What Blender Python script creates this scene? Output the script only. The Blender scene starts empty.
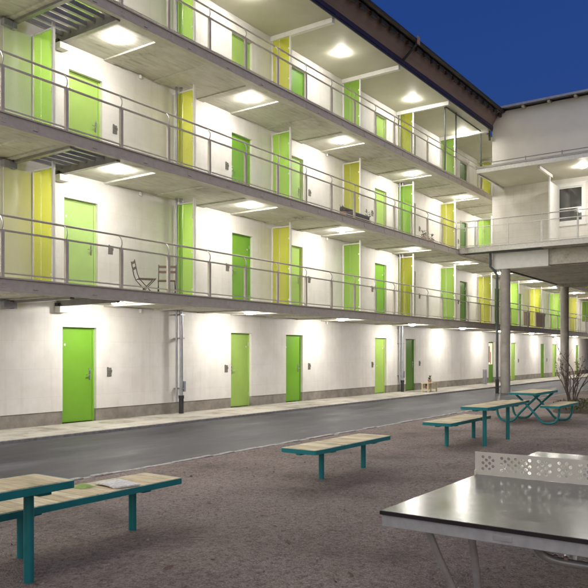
import bpy, bmesh, math, random
from mathutils import Vector
random.seed(7)
R = math.radians
S = bpy.context.scene
C = S.collection

# ------------------------------------------------------------------ materials
def new_mat(name):
    m = bpy.data.materials.new(name); m.use_nodes = True
    nt = m.node_tree; nt.nodes.clear()
    out = nt.nodes.new('ShaderNodeOutputMaterial')
    b = nt.nodes.new('ShaderNodeBsdfPrincipled')
    nt.links.new(b.outputs[0], out.inputs[0])
    return m, nt, b, out

def N(nt, t, **kw):
    n = nt.nodes.new(t)
    for k, v in kw.items():
        if k in n.inputs: n.inputs[k].default_value = v
        else: setattr(n, k, v)
    return n

def L(nt, a, b): nt.links.new(a, b)

def ramp(nt, fac, stops):
    r = nt.nodes.new('ShaderNodeValToRGB')
    e = r.color_ramp.elements
    e[0].position, e[0].color = stops[0][0], (*stops[0][1], 1)
    e[1].position, e[1].color = stops[-1][0], (*stops[-1][1], 1)
    for p, c in stops[1:-1]:
        x = e.new(p); x.color = (*c, 1)
    L(nt, fac, r.inputs[0])
    return r

def pos(nt, scale=(1, 1, 1)):
    g = nt.nodes.new('ShaderNodeNewGeometry')
    mp = nt.nodes.new('ShaderNodeMapping'); mp.inputs['Scale'].default_value = scale
    L(nt, g.outputs['Position'], mp.inputs['Vector'])
    return mp.outputs[0]

def noisy(name, c0, c1, scale=3, rough=.7, metal=0, bump=0, bscale=60, detail=6, lo=.3, hi=.7, dist=.01, stretch=(1, 1, 1), r2=None, obj=False):
    m, nt, b, out = new_mat(name)
    if obj:
        t = nt.nodes.new('ShaderNodeTexCoord'); mp = nt.nodes.new('ShaderNodeMapping'); mp.inputs['Scale'].default_value = stretch
        L(nt, t.outputs['Object'], mp.inputs['Vector']); v = mp.outputs[0]
    else: v = pos(nt, stretch)
    n = N(nt, 'ShaderNodeTexNoise', Scale=scale, Detail=detail, Roughness=.6); L(nt, v, n.inputs['Vector'])
    r = ramp(nt, n.outputs[0], [(lo, c0), (hi, c1)])
    L(nt, r.outputs[0], b.inputs['Base Color'])
    b.inputs['Roughness'].default_value = rough; b.inputs['Metallic'].default_value = metal
    if r2 is not None:
        mr = N(nt, 'ShaderNodeMapRange'); L(nt, n.outputs[0], mr.inputs[0])
        mr.inputs[1].default_value = lo; mr.inputs[2].default_value = hi
        mr.inputs[3].default_value = rough; mr.inputs[4].default_value = r2
        L(nt, mr.outputs[0], b.inputs['Roughness'])
    if bump:
        n2 = N(nt, 'ShaderNodeTexNoise', Scale=bscale, Detail=4); L(nt, v, n2.inputs['Vector'])
        bp = N(nt, 'ShaderNodeBump', Strength=bump, Distance=dist); L(nt, n2.outputs[0], bp.inputs['Height'])
        L(nt, bp.outputs[0], b.inputs['Normal'])
    return m

def boards_wall(name, c, joint, bw, bh, axis='x', rough=.6):
    """pale cladding boards with thin joints and slight dirt"""
    m, nt, b, out = new_mat(name)
    g = nt.nodes.new('ShaderNodeNewGeometry'); sp = nt.nodes.new('ShaderNodeSeparateXYZ'); L(nt, g.outputs['Position'], sp.inputs[0])
    cb = nt.nodes.new('ShaderNodeCombineXYZ')
    L(nt, sp.outputs['X' if axis == 'x' else 'Y'], cb.inputs[0]); L(nt, sp.outputs['Z'], cb.inputs[1])
    br = N(nt, 'ShaderNodeTexBrick', Scale=1.0)
    br.inputs['Mortar Size'].default_value = .0035; br.inputs['Mortar Smooth'].default_value = .3
    br.inputs['Brick Width'].default_value = bw; br.inputs['Row Height'].default_value = bh
    br.inputs['Color1'].default_value = (*c, 1); br.inputs['Color2'].default_value = (*[k * .965 for k in c], 1)
    br.inputs['Mortar'].default_value = (*joint, 1); br.offset = .5
    L(nt, cb.outputs[0], br.inputs['Vector'])
    n = N(nt, 'ShaderNodeTexNoise', Scale=1.6, Detail=8, Roughness=.65); L(nt, g.outputs['Position'], n.inputs['Vector'])
    r = ramp(nt, n.outputs[0], [(.3, (.88, .87, .85)), (.62, (1, 1, 1))])
    mx = N(nt, 'ShaderNodeMix', data_type='RGBA', blend_type='MULTIPLY'); mx.inputs[0].default_value = 1
    L(nt, br.outputs[0], mx.inputs[6]); L(nt, r.outputs[0], mx.inputs[7])
    vs_ = pos(nt, (5, 5, .25)); ns = N(nt, 'ShaderNodeTexNoise', Scale=1.2, Detail=7, Roughness=.7); L(nt, vs_, ns.inputs['Vector'])
    rs_ = ramp(nt, ns.outputs[0], [(.36, (.86, .845, .82)), (.5, (1, 1, 1))])
    m2 = N(nt, 'ShaderNodeMix', data_type='RGBA', blend_type='MULTIPLY'); m2.inputs[0].default_value = .38
    L(nt, mx.outputs[2], m2.inputs[6]); L(nt, rs_.outputs[0], m2.inputs[7]); L(nt, m2.outputs[2], b.inputs['Base Color'])
    b.inputs['Roughness'].default_value = rough
    bp = N(nt, 'ShaderNodeBump', Strength=.35, Distance=.004); bp.invert = True
    L(nt, br.outputs['Fac'], bp.inputs['Height']); L(nt, bp.outputs[0], b.inputs['Normal'])
    return m

M = {}
M['wall'] = boards_wall('white wall boards', (.80, .775, .735), (.70, .68, .64), 2.4, .6)
M['wing_wall'] = boards_wall('white wing cladding', (.72, .69, .64), (.52, .5, .46), 3.6, .28, 'y')
M['upper_wall'] = noisy('pale render', (.70, .665, .61), (.76, .725, .67), 1.2, .8, bump=.2, bscale=80)
M['plinth'] = noisy('plinth concrete', (.19, .165, .14), (.36, .33, .29), 2.6, .85, bump=.4, bscale=40, detail=9)
M['concrete'] = None
M['column'] = noisy('column concrete', (.30, .275, .245), (.42, .395, .36), 3, .8, bump=.3, bscale=30, detail=9)
M['ceiling'] = noisy('painted ceiling', (.52, .50, .40), (.58, .56, .46), 1.5, .6)
M['white'] = noisy('white painted steel', (.72, .71, .68), (.80, .79, .76), 6, .4)
M['steel'] = noisy('galvanised steel', (.54, .495, .43), (.64, .595, .525), 9, .5, .1, r2=.65)
M['steel_light'] = noisy('bright galvanised steel', (.50, .48, .46), (.66, .64, .61), 14, .33, .5, r2=.5)
M['steel_dark'] = noisy('dark steel', (.07, .08, .08), (.12, .13, .125), 6, .5, .3)
M['apron'] = noisy('galvanised apron', (.42, .41, .40), (.56, .55, .53), 18, .45, .25, r2=.6)
M['pipe'] = noisy('downpipe metal', (.36, .37, .41), (.46, .47, .51), 8, .35, .5)
M['black'] = noisy('black cast iron', (.018, .018, .02), (.035, .035, .035), 8, .5)
M['teal'] = noisy('teal enamelled steel', (.009, .185, .205), (.016, .23, .245), 7, .38, bump=.05, bscale=120)
M['roof_brown'] = noisy('brown painted eaves board', (.25, .175, .15), (.32, .235, .205), 3, .65, stretch=(.3, 3, 3))
M['roof_dark'] = noisy('dark roof sheet', (.02, .018, .02), (.04, .034, .034), 4, .6)
M['fascia_blue'] = noisy('dark blue eaves flashing', (.028, .022, .05), (.045, .036, .075), 5, .45)
M['zinc'] = noisy('zinc flashing', (.26, .25, .25), (.36, .35, .345), 5, .4, .6)
M['brick_gap'] = None
M['soil'] = noisy('bare soil', (.05, .038, .028), (.10, .075, .055), 9, .95, bump=.8, bscale=50, dist=.03)
M['bark'] = noisy('shrub bark', (.07, .05, .045), (.13, .10, .085), 25, .85)
M['leaf_dry'] = noisy('dry brown leaf', (.10, .055, .04), (.16, .09, .06), 30, .8)
M['leaf'] = noisy('low green leaf', (.04, .065, .02), (.09, .11, .035), 14, .7)
M['paper'] = noisy('newsprint', (.58, .57, .55), (.80, .79, .76), 45, .8, lo=.4, hi=.6)
M['green_cloth'] = noisy('green plastic', (.18, .30, .03), (.26, .40, .05), 12, .5)
M['chair_metal'] = noisy('dark brown chair steel', (.035, .03, .025), (.06, .05, .042), 10, .5)
M['chair_wood'] = noisy('brown chair slats', (.10, .07, .05), (.17, .12, .085), 14, .6, stretch=(1, 6, 6))
M['red_wood'] = noisy('red brown chair slats', (.17, .095, .072), (.24, .14, .105), 14, .6, stretch=(6, 1, 6))
M['dark_cloth'] = noisy('charcoal cushion', (.04, .035, .04), (.07, .062, .066), 20, .9, bump=.3, bscale=90)
M['terracotta'] = noisy('terracotta', (.30, .17, .13), (.40, .25, .20), 10, .85)
M['reed'] = noisy('woven reed', (.40, .32, .26), (.56, .46, .38), 20, .85, stretch=(12, 1, .6), bump=.5, bscale=60)
M['plate'] = noisy('intercom metal', (.17, .155, .14), (.30, .28, .25), 60, .45, .4)
M['chrome'] = noisy('satin steel', (.55, .55, .53), (.68, .68, .66), 30, .28, .9)
M['beige_steel'] = noisy('cream powder coated steel', (.74, .69, .58), (.79, .74, .63), 10, .4)
M['red_cap'] = noisy('pink plastic caps', (.50, .30, .27), (.58, .36, .32), 10, .5)

def paint(name, c):
    d = [k * .86 for k in c]
    return noisy(name, d, c, 1.7, .42, bump=.06, bscale=90, detail=7)
M['door_lime'] = paint('lime door paint', (.37, .55, .12))
M['door_pale'] = paint('pale lime door paint', (.41, .60, .19))
M['door_green'] = paint('green door paint', (.19, .42, .035))
M['door_dark'] = paint('dark green door paint', (.11, .25, .035))

# cast concrete of the gallery soffits
m, nt, b, out = new_mat('cast concrete'); v = pos(nt)
n1 = N(nt, 'ShaderNodeTexNoise', Scale=1.1, Detail=9, Roughness=.62, Distortion=.6); L(nt, v, n1.inputs['Vector'])
v2 = pos(nt, (1.2, 9, 9)); n2 = N(nt, 'ShaderNodeTexNoise', Scale=1.3, Detail=6); L(nt, v2, n2.inputs['Vector'])
mx = N(nt, 'ShaderNodeMix', data_type='FLOAT'); mx.inputs[0].default_value = .4
L(nt, n1.outputs[0], mx.inputs[2]); L(nt, n2.outputs[0], mx.inputs[3])
r = ramp(nt, mx.outputs[0], [(.33, (.29, .27, .215)), (.43, (.52, .495, .43)), (.6, (.66, .645, .585))])
L(nt, r.outputs[0], b.inputs['Base Color']); b.inputs['Roughness'].default_value = .75
n3 = N(nt, 'ShaderNodeTexNoise', Scale=40, Detail=5); L(nt, v, n3.inputs['Vector'])
bp = N(nt, 'ShaderNodeBump', Strength=.3, Distance=.01); L(nt, n3.outputs[0], bp.inputs['Height']); L(nt, bp.outputs[0], b.inputs['Normal'])
M['concrete'] = m

def facing(nt):
    lw = N(nt, 'ShaderNodeLayerWeight'); p = N(nt, 'ShaderNodeMath', operation='POWER'); L(nt, lw.outputs['Facing'], p.inputs[0]); p.inputs[1].default_value = 5
    q = N(nt, 'ShaderNodeMath', operation='MULTIPLY_ADD'); L(nt, p.outputs[0], q.inputs[0]); q.inputs[1].default_value = .55; q.inputs[2].default_value = .025
    return q
# coloured privacy glass: tinted clear glass, with a satin face
def tint_glass(name, trans, face):
    m, nt, b, out = new_mat(name)
    b.inputs['Base Color'].default_value = (*face, 1); b.inputs['Roughness'].default_value = .35
    t = N(nt, 'ShaderNodeBsdfTransparent'); t.inputs[0].default_value = (*trans, 1)
    tl = N(nt, 'ShaderNodeBsdfTranslucent'); tl.inputs[0].default_value = (*face, 1)
    a1 = N(nt, 'ShaderNodeMixShader'); a1.inputs[0].default_value = .62
    L(nt, b.outputs[0], a1.inputs[1]); L(nt, tl.outputs[0], a1.inputs[2])
    a2 = N(nt, 'ShaderNodeMixShader'); a2.inputs[0].default_value = .5
    L(nt, t.outputs[0], a2.inputs[1]); L(nt, a1.outputs[0], a2.inputs[2])
    gl = N(nt, 'ShaderNodeBsdfGlossy'); gl.inputs['Roughness'].default_value = .08
    fr = facing(nt)
    a3 = N(nt, 'ShaderNodeMixShader'); L(nt, fr.outputs[0], a3.inputs[0])
    L(nt, a2.outputs[0], a3.inputs[1]); L(nt, gl.outputs[0], a3.inputs[2])
    L(nt, a3.outputs[0], out.inputs[0])
    return m
M['glass_yellow'] = tint_glass('yellow privacy glass', (.84, .86, .20), (.66, .68, .07))
M['glass_green'] = tint_glass('green privacy glass', (.69, .93, .28), (.40, .77, .085))
m, nt, b, out = new_mat('clear glass')
t = N(nt, 'ShaderNodeBsdfTransparent'); t.inputs[0].default_value = (.96, .97, .95, 1)
gl = N(nt, 'ShaderNodeBsdfGlossy'); gl.inputs['Roughness'].default_value = .02
fr = facing(nt); a = N(nt, 'ShaderNodeMixShader')
L(nt, fr.outputs[0], a.inputs[0]); L(nt, t.outputs[0], a.inputs[1]); L(nt, gl.outputs[0], a.inputs[2]); L(nt, a.outputs[0], out.inputs[0])
M['glass'] = m
m, nt, b, out = new_mat('dark window glass')
b.inputs['Base Color'].default_value = (.05, .052, .05, 1); b.inputs['Roughness'].default_value = .04; b.inputs['Specular IOR Level'].default_value = .9
M['dark_glass'] = m

# woven wire mesh: real wire pattern, open between the wires
def wire_mesh(name, pitch, wire, col, ax):
    m, nt, b, out = new_mat(name)
    b.inputs['Base Color'].default_value = (*col, 1); b.inputs['Metallic'].default_value = .4; b.inputs['Roughness'].default_value = .5
    g = nt.nodes.new('ShaderNodeNewGeometry'); sp = nt.nodes.new('ShaderNodeSeparateXYZ'); L(nt, g.outputs['Position'], sp.inputs[0])
    res = []
    for a in ax:
        f = N(nt, 'ShaderNodeMath', operation='PINGPONG'); L(nt, sp.outputs[a], f.inputs[0]); f.inputs[1].default_value = pitch / 2
        c = N(nt, 'ShaderNodeMath', operation='LESS_THAN'); L(nt, f.outputs[0], c.inputs[0]); c.inputs[1].default_value = wire / 2
        res.append(c)
    mxm = N(nt, 'ShaderNodeMath', operation='MAXIMUM'); L(nt, res[0].outputs[0], mxm.inputs[0]); L(nt, res[1].outputs[0], mxm.inputs[1])
    t = N(nt, 'ShaderNodeBsdfTransparent'); a = N(nt, 'ShaderNodeMixShader')
    L(nt, mxm.outputs[0], a.inputs[0]); L(nt, t.outputs[0], a.inputs[1]); L(nt, b.outputs[0], a.inputs[2]); L(nt, a.outputs[0], out.inputs[0])
    return m
M['mesh_xz'] = wire_mesh('wire mesh infill', .016, .0013, (.50, .47, .44), 'XZ')
M['mesh_yz'] = wire_mesh('wire mesh infill across', .016, .0012, (.50, .49, .47), 'YZ')
M['grating'] = wire_mesh('walkway grating', .033, .003, (.30, .31, .28), 'XY')

def emit(name, c, s):
    m, nt, b, out = new_mat(name)
    e = N(nt, 'ShaderNodeEmission', Strength=s); e.inputs[0].default_value = (*c, 1)
    L(nt, e.outputs[0], out.inputs[0]); return m
M['lamp'] = emit('lit opal dome', (1, .955, .885), 146)
M['lit_pane'] = emit('lit room behind door glass', (1, .74, .50), .55)

# ground
m, nt, b, out = new_mat('gravel'); v = pos(nt)
n1 = N(nt, 'ShaderNodeTexNoise', Scale=.55, Detail=8, Roughness=.65); L(nt, v, n1.inputs['Vector'])
vo = N(nt, 'ShaderNodeTexVoronoi', Scale=75); L(nt, v, vo.inputs['Vector'])
n2 = N(nt, 'ShaderNodeTexNoise', Scale=19, Detail=9, Roughness=.78); L(nt, v, n2.inputs['Vector'])
r1 = ramp(nt, n1.outputs[0], [(.32, (.15, .118, .105)), (.46, (.27, .222, .200)), (.66, (.345, .29, .265))])
sep = nt.nodes.new('ShaderNodeSeparateColor'); L(nt, vo.outputs['Color'], sep.inputs[0])
r2 = ramp(nt, sep.outputs[0], [(0, (.72, .70, .68)), (.55, (.96, .94, .93)), (.95, (1.1, 1.08, 1.06)), (1, (1.4, 1.35, 1.3))])
r3 = ramp(nt, n2.outputs[0], [(.36, (.42, .39, .37)), (.5, (1, 1, 1)), (.66, (1.22, 1.2, 1.17))])
ma = N(nt, 'ShaderNodeMix', data_type='RGBA', blend_type='MULTIPLY'); ma.inputs[0].default_value = 1
mb_ = N(nt, 'ShaderNodeMix', data_type='RGBA', blend_type='MULTIPLY'); mb_.inputs[0].default_value = 1
L(nt, r1.outputs[0], ma.inputs[6]); L(nt, r2.outputs[0], ma.inputs[7]); L(nt, ma.outputs[2], mb_.inputs[6]); L(nt, r3.outputs[0], mb_.inputs[7])
L(nt, mb_.outputs[2], b.inputs['Base Color']); b.inputs['Roughness'].default_value = .92
ad = N(nt, 'ShaderNodeMath', operation='MULTIPLY_ADD'); L(nt, vo.outputs['Distance'], ad.inputs[0]); ad.inputs[1].default_value = -.5; L(nt, n2.outputs[0], ad.inputs[2])
bp = N(nt, 'ShaderNodeBump', Strength=.9, Distance=.03); L(nt, ad.outputs[0], bp.inputs['Height']); L(nt, bp.outputs[0], b.inputs['Normal'])
M['gravel'] = m
m, nt, b, out = new_mat('asphalt'); v = pos(nt)
n1 = N(nt, 'ShaderNodeTexNoise', Scale=.8, Detail=10, Roughness=.68); v3 = pos(nt, (.5, 1.4, 1)); L(nt, v3, n1.inputs['Vector'])
n2 = N(nt, 'ShaderNodeTexNoise', Scale=120, Detail=4); L(nt, v, n2.inputs['Vector'])
r1 = ramp(nt, n1.outputs[0], [(.38, (.018, .016, .021)), (.5, (.038, .036, .043)), (.62, (.095, .092, .104))])
r2 = ramp(nt, n2.outputs[0], [(.3, (.7, .7, .7)), (.7, (1.2, 1.2, 1.2))])
ma = N(nt, 'ShaderNodeMix', data_type='RGBA', blend_type='MULTIPLY'); ma.inputs[0].default_value = 1
L(nt, r1.outputs[0], ma.inputs[6]); L(nt, r2.outputs[0], ma.inputs[7]); L(nt, ma.outputs[2], b.inputs['Base Color'])
mr = N(nt, 'ShaderNodeMapRange'); L(nt, n1.outputs[0], mr.inputs[0]); mr.inputs[1].default_value = .3; mr.inputs[2].default_value = .7; b.inputs['Specular IOR Level'].default_value = .32; mr.inputs[3].default_value = .42; mr.inputs[4].default_value = .8
L(nt, mr.outputs[0], b.inputs['Roughness'])
bp = N(nt, 'ShaderNodeBump', Strength=.35, Distance=.01); L(nt, n2.outputs[0], bp.inputs['Height']); L(nt, bp.outputs[0], b.inputs['Normal'])
M['asphalt'] = m
m, nt, b, out = new_mat('paving slabs'); g = nt.nodes.new('ShaderNodeNewGeometry')
br = N(nt, 'ShaderNodeTexBrick', Scale=1.0); br.inputs['Mortar Size'].default_value = .006; br.inputs['Brick Width'].default_value = .7; br.inputs['Row Height'].default_value = .45
br.inputs['Color1'].default_value = (.54, .52, .47, 1); br.inputs['Color2'].default_value = (.47, .45, .405, 1); br.inputs['Mortar'].default_value = (.18, .17, .15, 1)
L(nt, g.outputs['Position'], br.inputs['Vector'])
n1 = N(nt, 'ShaderNodeTexNoise', Scale=1.4, Detail=9, Roughness=.7); L(nt, g.outputs['Position'], n1.inputs['Vector'])
r1 = ramp(nt, n1.outputs[0], [(.36, (.48, .42, .34)), (.5, (.92, .9, .86)), (.7, (1.05, 1.05, 1.03))])
ma = N(nt, 'ShaderNodeMix', data_type='RGBA', blend_type='MULTIPLY'); ma.inputs[0].default_value = 1
L(nt, br.outputs[0], ma.inputs[6]); L(nt, r1.outputs[0], ma.inputs[7]); L(nt, ma.outputs[2], b.inputs['Base Color']); b.inputs['Roughness'].default_value = .75
bp = N(nt, 'ShaderNodeBump', Strength=.4, Distance=.006); bp.invert = True; L(nt, br.outputs['Fac'], bp.inputs['Height']); L(nt, bp.outputs[0], b.inputs['Normal'])
M['paving'] = m
M['kerb'] = noisy('granite edging', (.26, .245, .23), (.44, .42, .40), 12, .8, bump=.4, bscale=60)
M['earth'] = noisy('far ground', (.10, .09, .08), (.16, .145, .13), .6, .95)
m, nt, b, out = new_mat('red brown brick'); g = nt.nodes.new('ShaderNodeNewGeometry'); sp = nt.nodes.new('ShaderNodeSeparateXYZ'); L(nt, g.outputs['Position'], sp.inputs[0])
cb = nt.nodes.new('ShaderNodeCombineXYZ'); L(nt, sp.outputs['Y'], cb.inputs[0]); L(nt, sp.outputs['Z'], cb.inputs[1])
br = N(nt, 'ShaderNodeTexBrick', Scale=1.0); br.inputs['Mortar Size'].default_value = .008; br.inputs['Brick Width'].default_value = .25; br.inputs['Row Height'].default_value = .075
br.inputs['Color1'].default_value = (.16, .075, .06, 1); br.inputs['Color2'].default_value = (.10, .05, .042, 1); br.inputs['Mortar'].default_value = (.2, .17, .15, 1)
L(nt, cb.outputs[0], br.inputs['Vector']); L(nt, br.outputs[0], b.inputs['Base Color']); b.inputs['Roughness'].default_value = .85
M['brick'] = m
# wood boards of the benches: each board its own tone (per-board vertex position along x)
m, nt, b, out = new_mat('weathered pine boards'); g = nt.nodes.new('ShaderNodeNewGeometry')
rr = ramp(nt, g.outputs['Random Per Island'], [(0, (.52, .41, .22)), (.5, (.66, .55, .33)), (1, (.76, .68, .46))])
v = pos(nt, (14, 1.2, 14)); n1 = N(nt, 'ShaderNodeTexNoise', Scale=3, Detail=7, Roughness=.65); L(nt, v, n1.inputs['Vector'])
r1 = ramp(nt, n1.outputs[0], [(.3, (.68, .66, .64)), (.65, (1.1, 1.1, 1.1))])
ma = N(nt, 'ShaderNodeMix', data_type='RGBA', blend_type='MULTIPLY'); ma.inputs[0].default_value = 1
L(nt, rr.outputs[0], ma.inputs[6]); L(nt, r1.outputs[0], ma.inputs[7])
n4 = N(nt, 'ShaderNodeTexNoise', Scale=4.5, Detail=5); L(nt, g.outputs['Position'], n4.inputs['Vector'])
r4 = ramp(nt, n4.outputs[0], [(.35, (.7, .7, .68)), (.55, (1, 1, 1))])
mc = N(nt, 'ShaderNodeMix', data_type='RGBA', blend_type='MULTIPLY'); mc.inputs[0].default_value = 1
L(nt, ma.outputs[2], mc.inputs[6]); L(nt, r4.outputs[0], mc.inputs[7])
L(nt, mc.outputs[2], b.inputs['Base Color']); b.inputs['Roughness'].default_value = .6
bp = N(nt, 'ShaderNodeBump', Strength=.25, Distance=.004); L(nt, n1.outputs[0], bp.inputs['Height']); L(nt, bp.outputs[0], b.inputs['Normal'])
M['pine'] = m
# glossy table top
m, nt, b, out = new_mat('glossy grey green board'); v = pos(nt)
n1 = N(nt, 'ShaderNodeTexNoise', Scale=5, Detail=9, Roughness=.7); L(nt, v, n1.inputs['Vector'])
r1 = ramp(nt, n1.outputs[0], [(.3, (.10, .105, .095)), (.7, (.135, .14, .128))]); L(nt, r1.outputs[0], b.inputs['Base Color'])
mr = N(nt, 'ShaderNodeMapRange'); L(nt, n1.outputs[0], mr.inputs[0]); mr.inputs[1].default_value = .3; mr.inputs[2].default_value = .7; mr.inputs[3].default_value = .14; mr.inputs[4].default_value = .24
L(nt, mr.outputs[0], b.inputs['Roughness']); b.inputs['Specular IOR Level'].default_value = .6
M['table_top'] = m
M['board_edge'] = noisy('dark laminate edge', (.022, .014, .012), (.035, .024, .02), 9, .4)

# ------------------------------------------------------------------ mesh building
class MB:
    def __init__(s): s.v, s.f, s.mi, s.cur = [], [], [], 0
    def add(s, vs, fs):
        o = len(s.v); s.v += [tuple(p) for p in vs]
        for f in fs: s.f.append(tuple(i + o for i in f)); s.mi.append(s.cur)
        return s
    def box(s, a, b):
        x0, y0, z0 = a; x1, y1, z1 = b
        return s.add([(x0, y0, z0), (x1, y0, z0), (x1, y1, z0), (x0, y1, z0), (x0, y0, z1), (x1, y0, z1), (x1, y1, z1), (x0, y1, z1)],
                     [(0, 3, 2, 1), (4, 5, 6, 7), (0, 1, 5, 4), (1, 2, 6, 5), (2, 3, 7, 6), (3, 0, 4, 7)])
    def cbox(s, a, b, c):
        bm = bmesh.new(); bmesh.ops.create_cube(bm, size=1)
        for v in bm.verts: v.co = [a[i] + (v.co[i] + .5) * (b[i] - a[i]) for i in range(3)]
        bmesh.ops.bevel(bm, geom=list(bm.edges), offset=c, segments=2, affect='EDGES', profile=.5)
        bm.verts.index_update()
        s.add([v.co[:] for v in bm.verts], [[v.index for v in f.verts] for f in bm.faces]); bm.free(); return s
    def quad(s, *p): return s.add(p, [tuple(range(len(p)))])
    def tube(s, pts, r, n=10, cap=True):
        pts = [Vector(p) for p in pts]; rs = r if isinstance(r, (list, tuple)) else [r] * len(pts)
        t0 = (pts[1] - pts[0]).normalized(); up = Vector((0, 0, 1)) if abs(t0.z) < .9 else Vector((0, 1, 0))
        u = t0.cross(up).normalized(); vs, fs = [], []
        for i, p in enumerate(pts):
            t = (pts[min(i + 1, len(pts) - 1)] - pts[max(i - 1, 0)]).normalized()
            u = (u - t * u.dot(t)).normalized(); w = t.cross(u)
            for k in range(n):
                a = 2 * math.pi * k / n; vs.append(p + (u * math.cos(a) + w * math.sin(a)) * rs[i])
        for i in range(len(pts) - 1):
            for k in range(n):
                fs.append((i * n + k, i * n + (k + 1) % n, (i + 1) * n + (k + 1) % n, (i + 1) * n + k))
        if cap: fs += [tuple(range(n))[::-1], tuple((len(pts) - 1) * n + k for k in range(n))]
        return s.add(vs, fs)
    def lathe(s, prof, c, n=24, ax='z'):
        vs, fs = [], []
        for r, z in prof:
            for k in range(n):
                a = 2 * math.pi * k / n
                vs.append((c[0] + r * math.cos(a), c[1] + r * math.sin(a), c[2] + z))
        for i in range(len(prof) - 1):
            for k in range(n): fs.append((i * n + k, i * n + (k + 1) % n, (i + 1) * n + (k + 1) % n, (i + 1) * n + k))
        fs += [tuple(range(n))[::-1], tuple((len(prof) - 1) * n + k for k in range(n))]
        return s.add(vs, fs)
    def build(s, name, mats, parent=None, at=(0, 0, 0), smooth=None):
        """verts are world coordinates; the object's origin goes to `at` (also world)"""
        me = bpy.data.meshes.new(name)
        me.from_pydata([(x - at[0], y - at[1], z - at[2]) for x, y, z in s.v], [], s.f)
        for m_ in (mats if isinstance(mats, (list, tuple)) else [mats]): me.materials.append(M[m_])
        me.polygons.foreach_set('material_index', s.mi)
        bm = bmesh.new(); bm.from_mesh(me); bmesh.ops.recalc_face_normals(bm, faces=list(bm.faces)); bm.to_mesh(me); bm.free()
        if smooth is not None:
            for p in me.polygons: p.use_smooth = True
            me.set_sharp_from_angle(angle=R(smooth))
        o = bpy.data.objects.new(name, me); C.objects.link(o)
        hook(o, parent, at); return o

W = {}
def hook(o, parent, at):
    W[o] = Vector(at)
    if parent is None: o.location = at
    else: o.parent = parent; o.location = Vector(at) - W[parent]

def tag(o, label=None, cat=None, group=None, kind=None):
    for k, v in (('label', label), ('category', cat), ('group', group), ('kind', kind)):
        if v: o[k] = v
    return o

def empty(name, at, label, cat, group=None):
    o = bpy.data.objects.new(name, None); C.objects.link(o); o.empty_display_size = .2
    hook(o, None, at); return tag(o, label, cat, group)

def copy_part(o, parent, at):
    """copy of a part with its sub-parts, moved so that its origin is at `at` (world)"""
    c = o.copy(); C.objects.link(c); hook(c, parent, at)
    for ch in list(o.children):
        copy_part(ch, c, Vector(at) + (W[ch] - W[o]))
    return c

def struct(o): o['kind'] = 'structure'; return o

# ------------------------------------------------------------------ ground
ZY, ZR = -.04, -.05
MB().box((-300, -300, -.30), (300, 300, -.20)).build('ground', 'earth', at=(0, 0, -.2)).__setitem__('kind', 'structure')
# yard surface: slightly uneven sheet
from mathutils import noise as mn
def axis(a, lo, hi, b, fine, coarse):
    out, x = [], a
    while x < b:
        out.append(x); x += fine if lo <= x < hi else coarse
    return out + [b]
y1 = 7.34
GX = axis(-12, 1.5, 15, 60, .07, .45); GY = axis(-22, -1, 7.3, y1, .07, .45)
g = MB(); nx, ny = len(GX) - 1, len(GY) - 1
def yz(x, y):
    e = max(0, min(1, (y1 - y) / .5))
    q = mn.noise((x * .9, y * .9, 3.1)) * .012 + mn.noise((x * 2.7, y * 2.7, 7.7)) * .009 + mn.noise((x * 7, y * 7, 1.3)) * .005
    return ZY + e * (q + .010 * math.sin(1.3 * x + .7 * y) + .008 * math.sin(2.9 * y - 1.1 * x + 1) + .004 * math.sin(5.3 * x + 3.1 * y) - .006)
for j in range(ny + 1):
    for i in range(nx + 1):
        x = GX[i]; y = GY[j]; g.v.append((x, y, yz(x, y)))
for j in range(ny):
    for i in range(nx):
        a_ = j * (nx + 1) + i; g.f.append((a_, a_ + 1, a_ + nx + 2, a_ + nx + 1)); g.mi.append(0)
struct(g.build('gravel_yard', 'gravel', at=(20, 0, ZY), smooth=60))
struct(MB().box((-12, 7.44, -.12), (60, 11.38, ZR)).build('road', 'asphalt', at=(20, 9.4, ZR)))
g = MB(); x = -12
while x < 60:
    w = random.uniform(.14, .30); dz = random.uniform(-.010, .006); a_ = random.uniform(-.012, .008); b_ = random.uniform(-.010, .012)
    g.cbox((x + .006, 7.345 + a_, -.14), (x + w - .006, 7.44 + b_, -.026 + dz), .012); x += w
struct(g.build('kerb', 'kerb', at=(20, 7.39, -.03)))
g = MB(); x = -12
while x < 60:
    g.cbox((x + .004, 11.38, -.14), (x + .996, 11.50, .002), .008); x += 1.0
g.cur = 1; g.box((-12, 11.50, -.12), (60, 13.13, 0))
struct(g.build('pavement', ['kerb', 'paving'], at=(20, 12.2, 0)))

# loose stones on the yard near the camera (past counting)
rnd = random.Random(3); g = MB()
cam_h = math.atan2(506, 720)
for i in range(9000):
    d = 2.0 + 11 * rnd.random() ** 1.5; a_ = R(35.1) + R(rnd.uniform(-30, 27))
    x, y = d * math.cos(a_), d * math.sin(a_)
    if y > 7.25: continue
    r_ = rnd.uniform(.003, .0085) * (2.7 if rnd.random() < .09 else 1); z = yz(x, y)
    p = [(x + r_ * rnd.uniform(.7, 1.4) * math.cos(k * 2.1 + i), y + r_ * rnd.uniform(.7, 1.4) * math.sin(k * 2.1 + i), z - .002) for k in range(3)]
    g.add(p + [(x, y, z + r_ * rnd.uniform(.5, .9))], [(0, 1, 3), (1, 2, 3), (2, 0, 3)])
M['stone'] = noisy('loose stone', (.12, .10, .09), (.36, .32, .29), 30, .9)
g.build('loose_gravel', 'stone', at=(5, 4, ZY)).__setitem__('kind', 'stuff')

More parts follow.
